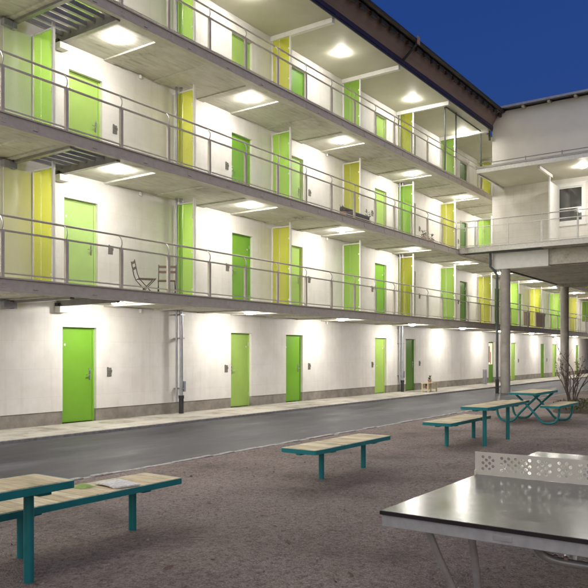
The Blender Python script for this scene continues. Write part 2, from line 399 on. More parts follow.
# ------------------------------------------------------------------ main apartment building
FW = 13.1
XL, XE = -8.0, 59.0
FL = [0, 2.83, 5.66, 8.49]; SO = [2.6, 5.43, 8.26, 11.1]
B = empty('apartment_building', (24, FW, 0), 'long four storey white gallery access block with lime green doors behind steel railings', 'apartment building')
DH = 2.11
A_ = [2.03, 10.36, 18.67, 27.0, 35.3, 43.7, 52.0]; B_ = [-.6, 7.70, 16.02, 24.41, 32.7, 41.1, 49.5]
ground = [(-.6, 'door_green'), (2.03, 'door_lime'), (7.35, 'door_lime'), (10.36, 'door_green'), (16.02, 'door_lime'), (18.67, 'door_green'), (24.41, 'door_lime'), (27.0, 'door_dark'),
          (36.5, 'door_green'), (40.0, 'door_lime'), (45.6, 'door_green'), (48.2, 'door_lime'), (54.1, 'door_green')]
f1 = [(2.03, 'door_green'), (10.40, 'door_pale'), (16.07, 'door_green'), (18.67, 'door_lime'), (24.41, 'door_green'), (27.0, 'door_dark'), (32.7, 'door_dark'), (37.4, 'door_dark'), (41.1, 'door_green'), (45.2, 'door_dark'), (49.5, 'door_green')]
f2 = [(2.03, 'door_lime'), (10.53, 'door_lime'), (16.05, 'door_green'), (18.7, 'door_pale'), (24.41, 'door_lime'), (27.0, 'door_green'), (32.7, 'door_dark'), (35.5, 'door_pale'), (41.1, 'door_lime')]
f3 = [(2.03, 'door_lime'), (10.5, 'door_lime'), (16.05, 'door_lime'), (18.85, 'door_green'), (24.41, 'door_lime'), (27.0, 'door_green'), (32.7, 'door_dark'), (41.1, 'door_lime')]
DOORS = [ground, f1, f2, f3]
DW = .46
for k in range(4):
    zb = .0 if k == 0 else SO[k - 1]; zf = FL[k]; zt = SO[k] if k < 3 else 11.35
    w = MB(); xs = XL
    zb2 = .28 if k == 0 else zb
    for xc, _ in DOORS[k]:
        w.box((xs, FW, zb2), (xc - DW, FW + .3, zt))
        w.box((xc - DW, FW, zf + DH), (xc + DW, FW + .3, zt))
        if k: w.box((xc - DW, FW, zb), (xc + DW, FW + .3, zf))
        xs = xc + DW
    w.box((xs, FW, zb2), (XE, FW + .3, zt))
    w.build('wall', 'wall', B, (24, FW, zf))
    if k == 0:
        p = MB(); xs = XL
        for xc, _ in ground:
            p.box((xs, FW + .012, -.1), (xc - DW, FW + .3, .28)); xs = xc + DW
        p.box((xs, FW + .012, -.1), (XE, FW + .3, .28)); p.build('plinth', 'plinth', B, (24, FW, 0))
# back volume, ends and roof deck
w = MB(); w.box((XL, FW + .302, -.1), (XL + .3, 24, 11.3)); w.box((XE - .3, FW + .302, -.1), (XE, 24, 11.3)); w.box((XL + .3, 23.7, -.1), (XE - .3, 24, 11.3))
w.build('rear_wall', 'wall', B, (24, 23.8, 0))

def door_mesh(xc, zf, mat, flip=False):
    at = (xc, FW + .10, zf)
    fr = MB(); x0_, x1_ = xc - DW, xc + DW; t = .045
    d = MB().cbox((x0_ + t, FW + .10, zf + .012), (x1_ - t, FW + .145, zf + DH - t), .004).build('door', mat, B, at)
    fr.box((x0_ + .001, FW + .082, zf), (x0_ + t, FW + .16, zf + DH - .002)); fr.box((x1_ - t, FW + .082, zf), (x1_ - .001, FW + .16, zf + DH - .002)); fr.box((x0_ + t, FW + .082, zf + DH - t), (x1_ - t, FW + .16, zf + DH - .002))
    fr.build('door_frame', mat, d, at)
    s_ = -1 if flip else 1; hx = xc + s_ * (DW - .115)
    h = MB(); h.cbox((hx - .022, FW + .088, zf + .93), (hx + .022, FW + .0995, zf + 1.20), .004)
    h.tube([(hx, FW + .09, zf + 1.05), (hx, FW + .045, zf + 1.05), (hx - s_ * .12, FW + .045, zf + 1.05)], .010, 8)
    h.lathe([(.018, 0), (.018, .03)], (hx, FW + .07, zf + 1.13), 10)
    h.build('door_handle', 'chrome', d, (hx, FW + .09, zf + 1.05), smooth=40)
    MB().cbox((xc - s_ * (DW - .13) - .022, FW + .094, zf + 1.70), (xc - s_ * (DW - .13) + .022, FW + .0995, zf + 1.745), .002).build('door_badge', 'white', d, (xc - s_ * (DW - .13), FW + .095, zf + 1.72))
    hg = None
    for q in (.3, 1.75):
        hx = xc - s_ * (DW - t)
        if hg: copy_part(hg, d, (hx, FW + .088, zf + q))
        else: hg = MB().tube([(hx, FW + .088, zf + q), (hx, FW + .088, zf + q + .10)], .009, 8).build('hinge', 'chrome', d, (hx, FW + .088, zf + q), smooth=40)
    return d
protos = {}
for k in range(4):
    for xc, mat in DOORS[k]:
        flip = abs(((xc - 16.02) / 8.36) - round((xc - 16.02) / 8.36)) < .06
        if k == 0 and xc == 36.5: continue
        key = (mat, flip)
        if key in protos: copy_part(protos[key], B, (xc, FW + .10, FL[k]))
        else: protos[key] = door_mesh(xc, FL[k], mat, flip)
# the one door with a lit pane
xc = 36.5; d = MB().box((xc - DW, FW + .1, 0), (xc + DW, FW + .14, .95)).build('door', 'door_green', B, (xc, FW + .1, 0))
tag(d, 'green door with warm lit upper pane')
MB().box((xc - DW + .07, FW + .11, .95), (xc + DW - .07, FW + .13, 2.05)).build('door_pane', 'lit_pane', d, (xc, FW + .1, 1.5))
MB().box((xc - DW, FW + .1, .95), (xc - DW + .07, FW + .14, DH)).box((xc + DW - .07, FW + .1, .95), (xc + DW, FW + .14, DH)).box((xc - DW + .07, FW + .1, 2.05), (xc + DW - .07, FW + .14, DH)).build('door_frame', 'door_green', d, (xc, FW + .1, 1.5))
# hanging cloth shapes behind the pane
MB().box((xc - .2, FW + .095, 1.05), (xc - .02, FW + .108, 1.9)).box((xc + .06, FW + .095, .98), (xc + .16, FW + .108, 1.6)).build('curtain', 'terracotta', d, (xc, FW + .1, 1.4))

# intercom plates beside doors
ip = MB().cbox((11.12, FW - .014, 1.0), (11.25, FW - .0005, 1.2), .004)
ip.box((11.14, FW - .019, 1.05), (11.23, FW - .014, 1.10)).box((11.15, FW - .024, 1.12), (11.175, FW - .014, 1.145)).box((11.195, FW - .024, 1.12), (11.22, FW - .014, 1.145))
ip.box((11.235, FW - .02, 1.09), (11.262, FW - .002, 1.15)).box((11.13, FW - .02, 1.195), (11.16, FW - .002, 1.215))
ip = ip.build('intercom_plate', 'plate', B, (11.18, FW, 1.1))
for k in range(4):
    for xc, _ in DOORS[k]:
        b_ = abs(((xc - 16.02) / 8.36) - round((xc - 16.02) / 8.36)) < .06
        x = xc + (-.68 if b_ else .82)
        if not (k == 0 and abs(xc - 10.36) < .01): copy_part(ip, B, (x, FW, FL[k] + 1.1))

# galleries
GE = 11.15
LX = [-8.6 + 4.8 * i for i in range(0, 15)]
LX = [5.55 - 4.8 * 2, 5.55 - 4.8, 5.55, 10.45, 14.95, 19.62, 24.75, 29.7, 34.5, 39.47, 43.9, 48.7, 53.5]
for k in range(3):
    z0, z1 = SO[k], FL[k + 1]
    gap = (8.63, 9.85)
    s_ = MB(); zc = z0 + .035
    for xa, xb in ((XL, gap[0]), (gap[1], XE)):
        s_.box((xa, GE + .05, zc), (xb, FW - .002, z1 - .004))
        # ribbed underside: edge strips and cross ribs around shallow coffers
        s_.box((xa, GE + .05, z0), (xb, GE + .26, zc)); pass
        cof = []
        for i, lx in enumerate(LX):
            cof.append((lx - .55, lx + .58))
            if i + 1 < len(LX):
                gpx = LX[i + 1] - lx; cof.append((lx + .85, lx + gpx / 2 - .12)); cof.append((lx + gpx / 2 + .12, lx + gpx - .8))
        xs = xa
        for ca, cb_ in sorted(cof):
            if cb_ <= xa + .1 or ca >= xb - .1: continue
            ca, cb_ = max(ca, xa + .12), min(cb_, xb - .12)
            if ca > xs: s_.box((xs, GE + .26, z0), (ca, FW - .002, zc))
            xs = max(xs, cb_)
        if xs < xb: s_.box((xs, GE + .26, z0), (xb, FW - .002, zc))
    sl = s_.build('gallery_slab', 'concrete', B, (24, 12.1, z0))
    # steel edge channel
    e = MB()
    e.box((XL, GE - .004, z0 + .02), (XE, GE + .048, z1 - .015)); e.box((XL, GE - .05, z0 - .012), (XE, GE + .05, z0 + .018)); e.box((XL, GE - .03, z1 - .015), (XE, GE + .05, z1 + .012))
    for i in range(0, 50):
        x = XL + 1.32 * i; e.box((x - .05, GE - .022, z0 + .06), (x + .05, GE - .004, z1 - .06))
    e.build('edge_channel', 'steel', sl, (24, GE, z0))
    # grating bay: steel joists under open grating
    j = MB()
    for i in range(7):
        y = 11.33 + i * .265; j.box((gap[0] + .1, y - .035, z0 + .06), (gap[1] - .1, y + .035, z0 + .15))
    for x in (gap[0], gap[1] - .1): j.box((x, GE + .05, z0 - .05), (x + .1, FW - .002, z0 + .20))
    gr = j.build('grating_joists', 'zinc', B, (9.24, 12.1, z0))
    MB().quad((gap[0], GE + .05, z1 - .01), (gap[1], GE + .05, z1 - .01), (gap[1], FW - .01, z1 - .01), (gap[0], FW - .01, z1 - .01)).build('grating', 'grating', gr, (9.24, 12.1, z1))
    # brackets on the wall under the grating beams
    MB().cbox((8.42, FW - .12, z0 - .15), (8.64, FW - .001, z0 - .02), .006).box((8.63, FW - .14, z0 - .17), (8.70, FW - .001, z0 - .0)).build('bracket', 'pipe', B, (8.53, FW, z0))
    MB().cbox((9.70, FW - .18, z0 - .19), (9.93, FW - .001, z0 - .055), .006).build('junction_box', 'white', B, (9.8, FW, z0))
    MB().box((9.935, FW - .1, z0 - .14), (9.985, FW - .001, z0 - .05)).box((9.70, FW - .1, z0 - .05), (9.84, FW - .001, z0 + .02)).build('bracket', 'steel_dark', B, (9.9, FW, z0))
    # small white smoke detectors under the ceiling
    for x in (12.1, 20.5, 26.1):
        MB().lathe([(.035, -.09), (.04, -.02), (.03, 0)], (x, FW - .06, z0), 12).build('detector', 'white', B, (x, FW - .06, z0), smooth=40)

# railings
PX = [7.22 + 1.325 * i for i in range(-2, 18)]
rp = None
for k in (1, 2, 3):
    zf = FL[k]; xe = {1: XE - .4, 2: 27.25, 3: 30.2}[k]
    top, low = zf + 1.09, zf + .82
    r_ = MB(); yr = GE + .05
    r_.tube([(XL, yr + .07, top), (xe, yr + .07, top)], .021, 10)
    r_.box((XL, yr - .02, low - .014), (xe, yr + .02, low + .014)); r_.box((XL, yr - .014, zf + .07), (xe, yr + .014, zf + .095))
    rail = r_.build('railing', 'steel', B, (24, yr, zf), smooth=30)
    MB().quad((XL, yr + .002, zf + .09), (xe, yr + .002, zf + .09), (xe, yr + .002, low), (XL, yr + .002, low)).build('mesh_infill', 'mesh_xz', rail, (24, yr, zf))
    def post(x):
        p = MB(); p.box((x - .032, yr - .034, zf - .16), (x + .032, yr + .022, low - .015)); p.box((x - .05, yr - .06, zf - .17), (x + .05, yr - .036, zf - .03))
        for dx in (-.03, .03): p.lathe([(.010, 0), (.010, .006)], (x + dx, yr - .062, zf - .10), 8)
        return p
    def arc(x, p=None):
        p = p or MB()
        p.tube([(x, yr - .005, low + .014), (x, yr - .035, low + .08), (x, yr - .03, low + .15), (x, yr + .01, low + .215), (x, yr + .055, low + .262)], [.012, .013, .013, .012, .010], 6); return p
    for x in PX:
        if x > xe: break
        if rp is None:
            rp = post(x).build('post', 'steel', rail, (x, yr, zf))
            arc(x).build('handrail_bracket', 'steel_light', rp, (x, yr, low), smooth=40)
        else: copy_part(rp, rail, (x, yr, zf))
    x = PX[-1] + 1.325; q = MB(); qa = 0
    while x < xe:
        for s_ in (post(x), arc(x)): q.add(s_.v, s_.f)
        x += 1.325; qa = 1
    if qa: q.build('post', 'steel', rail, (34, yr, zf)).__setitem__('kind', 'stuff')

# ceiling of the top gallery, beams, eaves
TE = 10.86
c = MB(); c.box((XL, TE, 11.1), (30.28, FW - .002, 11.16)); c.box((30.28, 11.2, 11.1), (XE, FW - .002, 11.16)); c.build('ceiling', 'ceiling', B, (24, 12, 11.1))
FX = [9.15 + 4.155 * i + (.4 if i > 5 else 0) for i in range(-4, 12)]
for x in FX:
    MB().cbox((x - .07, (10.9 if x < 30 else 11.3), 10.96), (x + .07, FW - .002, 11.1), .006).build('ceiling_beam', 'white', B, (x, 12, 11))
RX = 31.0
rf = MB(); rf.box((XL, TE - .03, 11.09), (RX, TE, 11.17)); rf.box((XL, TE - .05, 11.17), (RX, TE, 11.31)); fas = rf.build('eaves_flashing', 'fascia_blue', B, (24, TE, 11.2))
s_ = MB(); s_.add([(XL, TE - .02, 11.31), (RX, TE - .02, 11.31), (RX, 10.55, 11.84), (XL, 10.55, 11.84), (XL, TE + .05, 11.31), (RX, TE + .05, 11.31), (RX, 10.62, 11.9), (XL, 10.62, 11.9)],
                   [(0, 1, 2, 3), (4, 7, 6, 5), (0, 4, 5, 1), (2, 6, 7, 3), (1, 5, 6, 2), (0, 3, 7, 4)])
s_.build('eaves_board', 'roof_brown', B, (24, 10.7, 11.6))
rf = MB(); rf.add([(XL, 10.40, 11.86), (RX, 10.40, 11.86), (RX, 18, 14.0), (XL, 18, 14.0), (XL, 10.40, 11.95), (RX, 10.40, 11.95), (RX, 18, 14.1), (XL, 18, 14.1)],
                  [(0, 1, 2, 3), (4, 7, 6, 5), (0, 4, 5, 1), (2, 6, 7, 3), (1, 5, 6, 2), (0, 3, 7, 4)])
rf.add([(XL, 18, 14.0), (RX, 18, 14.0), (RX, 25, 11.6), (XL, 25, 11.6), (XL, 18, 14.1), (RX, 18, 14.1), (RX, 25, 11.7), (XL, 25, 11.7)],
       [(0, 1, 2, 3), (4, 7, 6, 5), (0, 4, 5, 1), (2, 6, 7, 3), (1, 5, 6, 2), (0, 3, 7, 4)])
rf.box((XL, FW + .31, 11.35), (RX, 23.6, 11.6))
roof = rf.build('roof', 'roof_dark', B, (24, 18, 12))
gt = MB(); n_ = 8
vs, fs = [], []
for xx in (XL, RX):
    for i in range(n_ + 1):
        a_ = math.pi + math.pi * i / n_; vs.append((xx, 10.36 + .085 * math.cos(a_), 11.86 + .085 * math.sin(a_)))
for i in range(n_): fs.append((i, i + 1, n_ + 2 + i, n_ + 1 + i))
gt.add(vs, fs)
gutter = gt.build('gutter', 'roof_dark', roof, (24, 10.36, 11.86), smooth=60)
gb = None; x = XL + .3
while x < RX:
    if gb: copy_part(gb, roof, (x, 10.5, 11.7))
    else: gb = MB().box((x - .05, 10.44, 11.62), (x + .30, 10.53, 11.76)).build('gutter_bracket', 'roof_dark', roof, (x, 10.5, 11.7))
    x += .62
sp_ = MB().tube([(21.75, 10.36, 11.80), (21.75, 10.37, 11.70), (21.72, 10.55, 11.52), (21.70, 10.74, 11.34), (21.70, 10.84, 11.26)], .045, 10)
sp_.build('gutter_outlet', 'black', roof, (21.7, 10.5, 11.6), smooth=50)
MB().box((21.66, 10.262, 11.70), (21.84, 10.285, 11.97)).build('gutter_joint', 'roof_brown', roof, (21.75, 10.27, 11.8))

# ceiling lamps
lamp_p = None
for k in range(4):
    for x in LX:
        if k == 3 and x > 41: continue
        z = SO[k] + (.035 if k < 3 else 0); y = 11.95
        if lamp_p is None:
            lamp_p = MB().lathe([(.150, 0), (.152, -.006), (.14, -.010)], (x, y, z), 28).build('ceiling_light', 'white', B, (x, y, z), smooth=40)
            MB().lathe([(.134, -.0105), (.136, -.026), (.124, -.046), (.092, -.064), (.049, -.074), (.01, -.076)], (x, y, z), 24).build('lit_dome', 'lamp', lamp_p, (x, y, z), smooth=80)
        else: copy_part(lamp_p, B, (x, y, z))

# coloured privacy screens
scr = {}
for k in (1, 2, 3):
    for i, x in enumerate(FX):
        idx = i - 4
        if k == 3 and x > 36: continue
        yel = (idx % 2 == 0) if k in (1, 3) else (idx % 2 == 1)
        key = (yel, k == 3); zf = FL[k]
        if key in scr: copy_part(scr[key], B, (x, 12.75, zf)); continue
        top = zf + 2.47
        gmat = 'glass_yellow' if yel else 'glass_green'
        p = MB(); p.cbox((x - .006, 12.43, zf + .03), (x + .006, 12.80, top), .001); p.cbox((x - .006, 12.815, zf + .03), (x + .006, 13.05, top), .001)
        p.cur = 1; p.quad((x, 12.432, zf + .032), (x, 12.798, zf + .032), (x, 12.798, top - .002), (x, 12.432, top - .002)); p.quad((x, 12.817, zf + .032), (x, 13.048, zf + .032), (x, 13.048, top - .002), (x, 12.817, top - .002))
        s_ = p.build('privacy_screen', ['glass', gmat], B, (x, 12.75, zf))
        q = MB(); q.box((x - .028, 12.375, zf), (x + .028, 12.425, zf + (2.60 if k < 3 else 2.47)))
        q.build('screen_post', 'white', s_, (x, 12.4, zf))
        MB().box((x - .02, 13.055, zf), (x + .02, 13.098, top + .01)).box((x - .015, 12.425, top + .004), (x + .015, 13.055, top + .034)).build('screen_frame', 'white', s_, (x, 13.07, zf))
        c = MB()
        for q_ in (.28, 1.2, 2.1): c.cbox((x - .02, 12.42, zf + q_), (x + .02, 12.47, zf + q_ + .05), .004)
        c.build('glass_clamp', 'white', s_, (x, 12.45, zf + 1))

# pale panels beside the grating bay
for k, mt in ((1, 'panel_yellow'), (2, 'panel_green'), (3, 'panel_yellow')):
    if mt not in M: M[mt] = noisy(mt.replace('_', ' '), (.77, .75, .60) if 'yellow' in mt else (.73, .76, .62), (.81, .79, .64) if 'yellow' in mt else (.77, .80, .66), 2, .5)
    MB().cbox((8.47, FW - .022, FL[k] + .04), (9.115, FW - .001, FL[k] + 2.46), .003).build('cladding_panel', mt, B, (8.8, FW, FL[k]))

# downpipes
for x, y in ((13.36, 12.90), (25.84, 12.90)):
    d = MB().tube([(x, y, .42), (x, y, 11.1)], .045, 14)
    d.tube([(x - .11, y + .06, .3), (x - .11, y + .06, 11.1)], .028, 10)
    d = d.build('downpipe', 'pipe', B, (x, y, 0), smooth=50)
    MB().tube([(x, y, -.05), (x, y, .42)], .062, 14).tube([(x, y, .38), (x, y, .46)], .072, 14).build('pipe_foot', 'black', d, (x, y, 0), smooth=50)
    c = MB()
    for z in (.62, 1.9, 2.5): c.box((x - .07, y - .05, z), (x + .07, FW - .001, z + .03))
    c.cbox((x + .05, y - .04, .55), (x + .13, y + .06, .82), .006)
    c.build('pipe_clip', 'pipe', d, (x, y, 1))

# glazed weather screen of the last top-floor bay
ws = MB()
for x in (26.06, 27.15, 29.89): ws.box((x - .022, GE + .03, FL[3] + .1), (x + .022, GE + .075, 11.1))
ws.box((26.06, GE + .035, 11.03), (29.89, GE + .07, 11.07))
ws = ws.build('weather_screen', 'steel_dark', B, (28, GE, 9))
MB().quad((26.08, GE + .052, 9.6), (29.87, GE + .052, 9.6), (29.87, GE + .052, 11.03), (26.08, GE + .052, 11.03)).build('screen_pane', 'glass', ws, (28, GE, 10))

# ------------------------------------------------------------------ wing on columns (right)
WX, DX = 30.3, 27.3
Y0, Y1 = -14.0, 10.85
V = empty('apartment_wing', (32, 4, 0), 'grey white wing raised on round concrete columns with a railed deck and canopy', 'apartment building')
# upper wall with window opening
wy0, wy1, wz0, wz1 = 7.13, 8.17, 6.86, 8.28
w = MB(); T = .25
def wallx(a, b, z0, z1): w.box((WX, a, z0), (WX + T, b, z1))
wallx(wy1, Y1, 5.7, 8.9); wallx(Y0, wy0, 5.7, 8.9); wallx(wy0, wy1, 5.7, wz0); wallx(wy0, wy1, wz1, 8.9)
w.build('wall', 'wing_wall', V, (WX, 4, 7))
w = MB(); w.box((WX, Y0, 8.9), (WX + T, Y1, 11.86)); w.box((WX + T, Y1 - .25, 5.7), (38, Y1, 11.86)); w.box((WX + T, Y0, 5.7), (38, Y0 + .25, 11.86)); w.box((37.75, Y0 + .25, 5.7), (38, Y1 - .25, 11.86))
w.build('wall', 'upper_wall', V, (WX, 4, 10))
wf = MB()
for a, b, z0, z1 in ((wy0 - .11, wy0, wz0 - .11, wz1 + .11), (wy1, wy1 + .11, wz0 - .11, wz1 + .11), (wy0, wy1, wz1, wz1 + .11), (wy0, wy1, wz0 - .11, wz0)): wf.box((WX - .03, a, z0), (WX - .001, b, z1))
wf.box((WX - .05, wy0 - .15, wz0 - .16), (WX - .001, wy1 + .15, wz0 - .11)); wf.box((WX - .05, wy0 - .15, wz1 + .11), (WX - .001, wy1 + .15, wz1 + .15))
for a, b in ((wy0, wy0 + .05), (wy1 - .05, wy1)): wf.box((WX + .02, a, wz0), (WX + .08, b, wz1))
wf.box((WX + .02, wy0 + .05, wz0), (WX + .08, wy1 - .05, wz0 + .05)); wf.box((WX + .02, wy0 + .05, wz1 - .05), (WX + .08, wy1 - .05, wz1))
wf.box((WX + .025, wy0 + .05, 7.40), (WX + .075, wy1 - .05, 7.44))
win = wf.build('window', 'white', V, (WX, 7.65, 7.5))
MB().box((WX + .045, wy0 + .05, wz0 + .05), (WX + .055, wy1 - .05, wz1 - .05)).build('pane', 'dark_glass', win, (WX + .05, 7.65, 7.5))
# roof
r_ = MB(); r_.add([(WX - .38, Y0, 11.88), (WX - .38, Y1 + .35, 11.88), (38.4, Y1 + .35, 12.9), (38.4, Y0, 12.9), (WX - .38, Y0, 11.97), (WX - .38, Y1 + .35, 11.97), (38.4, Y1 + .35, 13.0), (38.4, Y0, 13.0)],
                  [(0, 1, 2, 3), (4, 7, 6, 5), (0, 4, 5, 1), (2, 6, 7, 3), (1, 5, 6, 2), (0, 3, 7, 4)])
wr = r_.build('roof', 'zinc', V, (34, 4, 12))
rb = MB(); y = Y1 - .35
while y > Y0: rb.box((WX - .30, y - .05, 11.79), (WX - .002, y + .05, 11.89)); y -= 1.05
rb.build('rafter', 'ceiling', wr, (WX, 4, 11.8))
MB().tube([(WX - .32, Y1 + .05, 11.9), (WX - .30, Y1 + .05, 11.6), (WX - .12, Y1 + .08, 11.1), (WX - .06, Y1 + .1, 10.7)], .05, 10).build('gutter_outlet', 'steel_dark', wr, (WX, Y1, 11.5), smooth=50)
# canopy over the deck
CY = 10.42
c = MB(); c.box((DX + .1, Y0, 8.62), (WX - .002, CY - .06, 8.68)); can = c.build('canopy', 'ceiling', V, (29, 4, 8.6))
c = MB(); c.box((DX - .02, Y0, 8.60), (DX + .1, CY, 8.76)); c.box((DX + .1, CY - .06, 8.56), (WX - .002, CY, 8.76)); c.build('canopy_edge', 'steel_light', can, (DX, 4, 8.6))
c = MB(); c.box((DX - .04, Y0, 8.76), (DX + .12, CY, 8.84)); c.add([(DX + .12, Y0, 8.80), (DX + .12, CY, 8.80), (WX - .002, CY, 9.10), (WX - .002, Y0, 9.10)], [(0, 1, 2, 3)])
c.tube([(DX + .25, Y0, 9.02), (DX + .25, CY, 9.02)], .014, 6)
y = CY - .5
while y > Y0: c.box((DX + .23, y - .012, 8.83), (DX + .28, y + .012, 9.06)); y -= 1.35
c.build('canopy_roof', 'fascia_grey' if 'fascia_grey' in M else 'zinc', can, (29, 4, 8.8))
# slender posts with bracket arms
for y in (8.05, 3.9, -.25):
    p = MB(); p.box((28.9, y - .03, 5.7), (28.96, y + .03, 8.5)); p.cbox((27.5, y - .045, 8.48), (29.2, y + .045, 8.60), .005)
    p.build('canopy_post', 'white', V, (28.9, y, 5.7))
    MB().box((28.97, y - .015, 5.75), (WX - .002, y + .015, 8.3)).build('white_screen', 'white', V, (29.6, y, 5.7))
for y in (6.73, 2.0, -2.8): copy_part(lamp_p, V, (28.6, y, 8.62))
# deck
d = MB(); d.box((DX + .06, Y0, 5.50), (WX + .001, 7.95, 5.685)); d.box((28.0, 7.95, 5.58), (WX + .001, 10.9, 5.685))
dk = d.build('deck', 'concrete', V, (29, 4, 5.6))
e = MB(); e.box((DX - .03, Y0, 5.51), (DX + .06, GE + .0, 5.70)); e.box((DX - .05, Y0, 5.50), (DX + .08, GE, 5.53)); e.box((DX - .05, Y0, 5.69), (DX + .09, GE, 5.72)); e.build('edge_channel', 'steel_light', dk, (DX, 4, 5.6))
e = MB()
for x in (27.42, 27.62, 27.82): e.box((x, 7.97, 5.50), (x + .06, 11.1, 5.60))
e.build('grating_joists', 'steel_dark', dk, (27.7, 9.5, 5.55))
MB().quad((DX + .06, 7.95, 5.68), (28.0, 7.95, 5.68), (28.0, 11.1, 5.68), (DX + .06, 11.1, 5.68)).build('grating', 'grating', dk, (27.6, 9.5, 5.68))
# deck railing
r_ = MB(); r_.tube([(DX + .09, Y0, 6.76), (DX + .09, GE + .1, 6.76)], .021, 10); r_.box((DX, Y0, 6.486), (DX + .04, GE + .03, 6.514)); r_.box((DX + .005, Y0, 5.76), (DX + .035, GE + .03, 5.785))
rl = r_.build('railing', 'steel_light', V, (DX, 4, 5.7), smooth=30)
MB().quad((DX + .02, Y0, 5.78), (DX + .02, GE + .03, 5.78), (DX + .02, GE + .03, 6.49), (DX + .02, Y0, 6.49)).build('mesh_infill', 'mesh_yz', rl, (DX, 4, 6))
y = 10.47; wp = None
while y > -8:
    if wp is None:
        wp = MB().box((DX - .012, y - .03, 5.55), (DX + .048, y + .03, 6.485)).build('post', 'steel_light', rl, (DX, y, 5.7))
        MB().tube([(DX + .01, y, 6.51), (DX - .02, y, 6.60), (DX + .01, y, 6.70), (DX + .07, y, 6.755)], .011, 6).build('handrail_bracket', 'steel_light', wp, (DX, y, 6.6), smooth=40)
    else: copy_part(wp, rl, (DX, y, 5.7))
    y -= 1.29
# bridge beams and soffit under the wing
MB().cbox((27.86, 7.8, 4.84), (28.25, 9.98, 5.49), .012).build('beam', 'wing_white' if 'wing_white' in M else 'white', V, (28, 9, 5))
s_ = MB(); s_.box((28.25, Y0, 4.86), (36.0, 9.55, 5.05)); s_.box((28.25, Y0, 5.05), (36.0, 9.55, 5.495)); s_.box((27.95, Y0, 4.9), (28.25, 7.8, 5.49)); s_.box((35.7, Y0, 4.70), (36.2, 9.65, 4.86))
s_.build('soffit', 'concrete', V, (32, 4, 4.9))
MB().tube([(28.2, 9.62, 4.86), (36.0, 9.62, 4.86)], .05, 10).build('pipe', 'steel_dark', V, (32, 9.6, 4.9), smooth=50)
for i, (x, y, z) in enumerate(((28.06, 9.52, 4.84), (35.85, 9.27, 4.70), (28.06, 1.6, 4.9), (35.85, 1.6, 4.70), (28.06, -6.4, 4.9), (35.85, -6.4, 4.70))):
    MB().lathe([(.19, ZR - .05), (.19, z)], (x, y, 0), 32).build('column', 'column', V, (x, y, 0), smooth=40)
d = MB().tube([(27.86, 9.78, .25), (27.86, 9.78, 4.6), (27.80, 9.86, 4.78), (27.70, 10.0, 4.95), (27.7, 10.0, 5.5)], .05, 10).build('downpipe', 'steel_dark', V, (27.86, 9.78, 0), smooth=50)
MB().tube([(27.86, 9.78, ZR), (27.86, 9.78, .5)], .07, 12).build('pipe_foot', 'black', d, (27.86, 9.78, 0), smooth=50)

# ------------------------------------------------------------------ brick building at the far end
K = empty('brick_building', (53, 3, 0), 'dark red brick building beyond the raised wing with a white railed balcony', 'building')
MB().box((50, -12, -.1), (50.3, 11.30, 9)).box((50.3, 11.0, -.1), (58, 11.30, 9)).box((50.3, -12, -.1), (58, -11.7, 9)).box((57.7, -11.7, -.1), (58, 11.0, 9)).box((50.3, -11.7, 8.7), (57.7, 11.0, 9)).build('wall', 'brick', K, (53, 3, 0))
MB().box((48.4, 2, 2.55), (49.998, 11.6, 2.83)).box((48.4, 2, 2.83), (48.5, 11.6, 3.55)).box((48.5, 11.5, 2.83), (49.998, 11.6, 3.55)).build('balcony', 'white', K, (49, 6, 2.8))
wn = MB()
for y in (9.9, 6.4, 3.0): wn.box((49.95, y - .5, 3.9), (49.998, y + .5, 4.7))
wn.build('window', 'white', K, (50, 6, 4))
wn = MB()
for y in (9.9, 6.4, 3.0): wn.box((49.93, y - .43, 3.97), (49.949, y + .43, 4.63))
wn.build('pane', 'dark_glass', K, (50, 6, 4))

# ------------------------------------------------------------------ yard furniture
def slats(x0, x1, y0, y1, z, n, t=.032):
    g = MB(); w_ = (x1 - x0) / n
    for i in range(n):
        dz = random.uniform(-.0015, .0015)
        g.cbox((x0 + i * w_ + .003, y0 + random.uniform(0, .003), z - t), (x0 + (i + 1) * w_ - .003, y1 - random.uniform(0, .003), z + dz), .004)
    return g

def teal_frame(x0, x1, y0, y1, z, h=.055, t=.012):
    g = MB(); r = .045
    # a band with rounded corners, following the board ends
    out, inn = [], []
    for cx, cy, a0 in ((x1 - r, y1 - r, 0), (x0 + r, y1 - r, 90), (x0 + r, y0 + r, 180), (x1 - r, y0 + r, 270)):
        for q in range(6):
            a_ = R(a0 + 90 * q / 5); out.append((cx + r * math.cos(a_), cy + r * math.sin(a_))); inn.append((cx + (r - t) * math.cos(a_), cy + (r - t) * math.sin(a_)))
    n = len(out); vs = [(x, y, z - h) for x, y in out] + [(x, y, z - .004) for x, y in out] + [(x, y, z - .004) for x, y in inn] + [(x, y, z - h) for x, y in inn]
    fs = []
    for i in range(n):
        j = (i + 1) % n
        for q in range(4): fs.append((q * n + i, q * n + j, ((q + 1) % 4) * n + j, ((q + 1) % 4) * n + i))
    g.add(vs, fs); return g

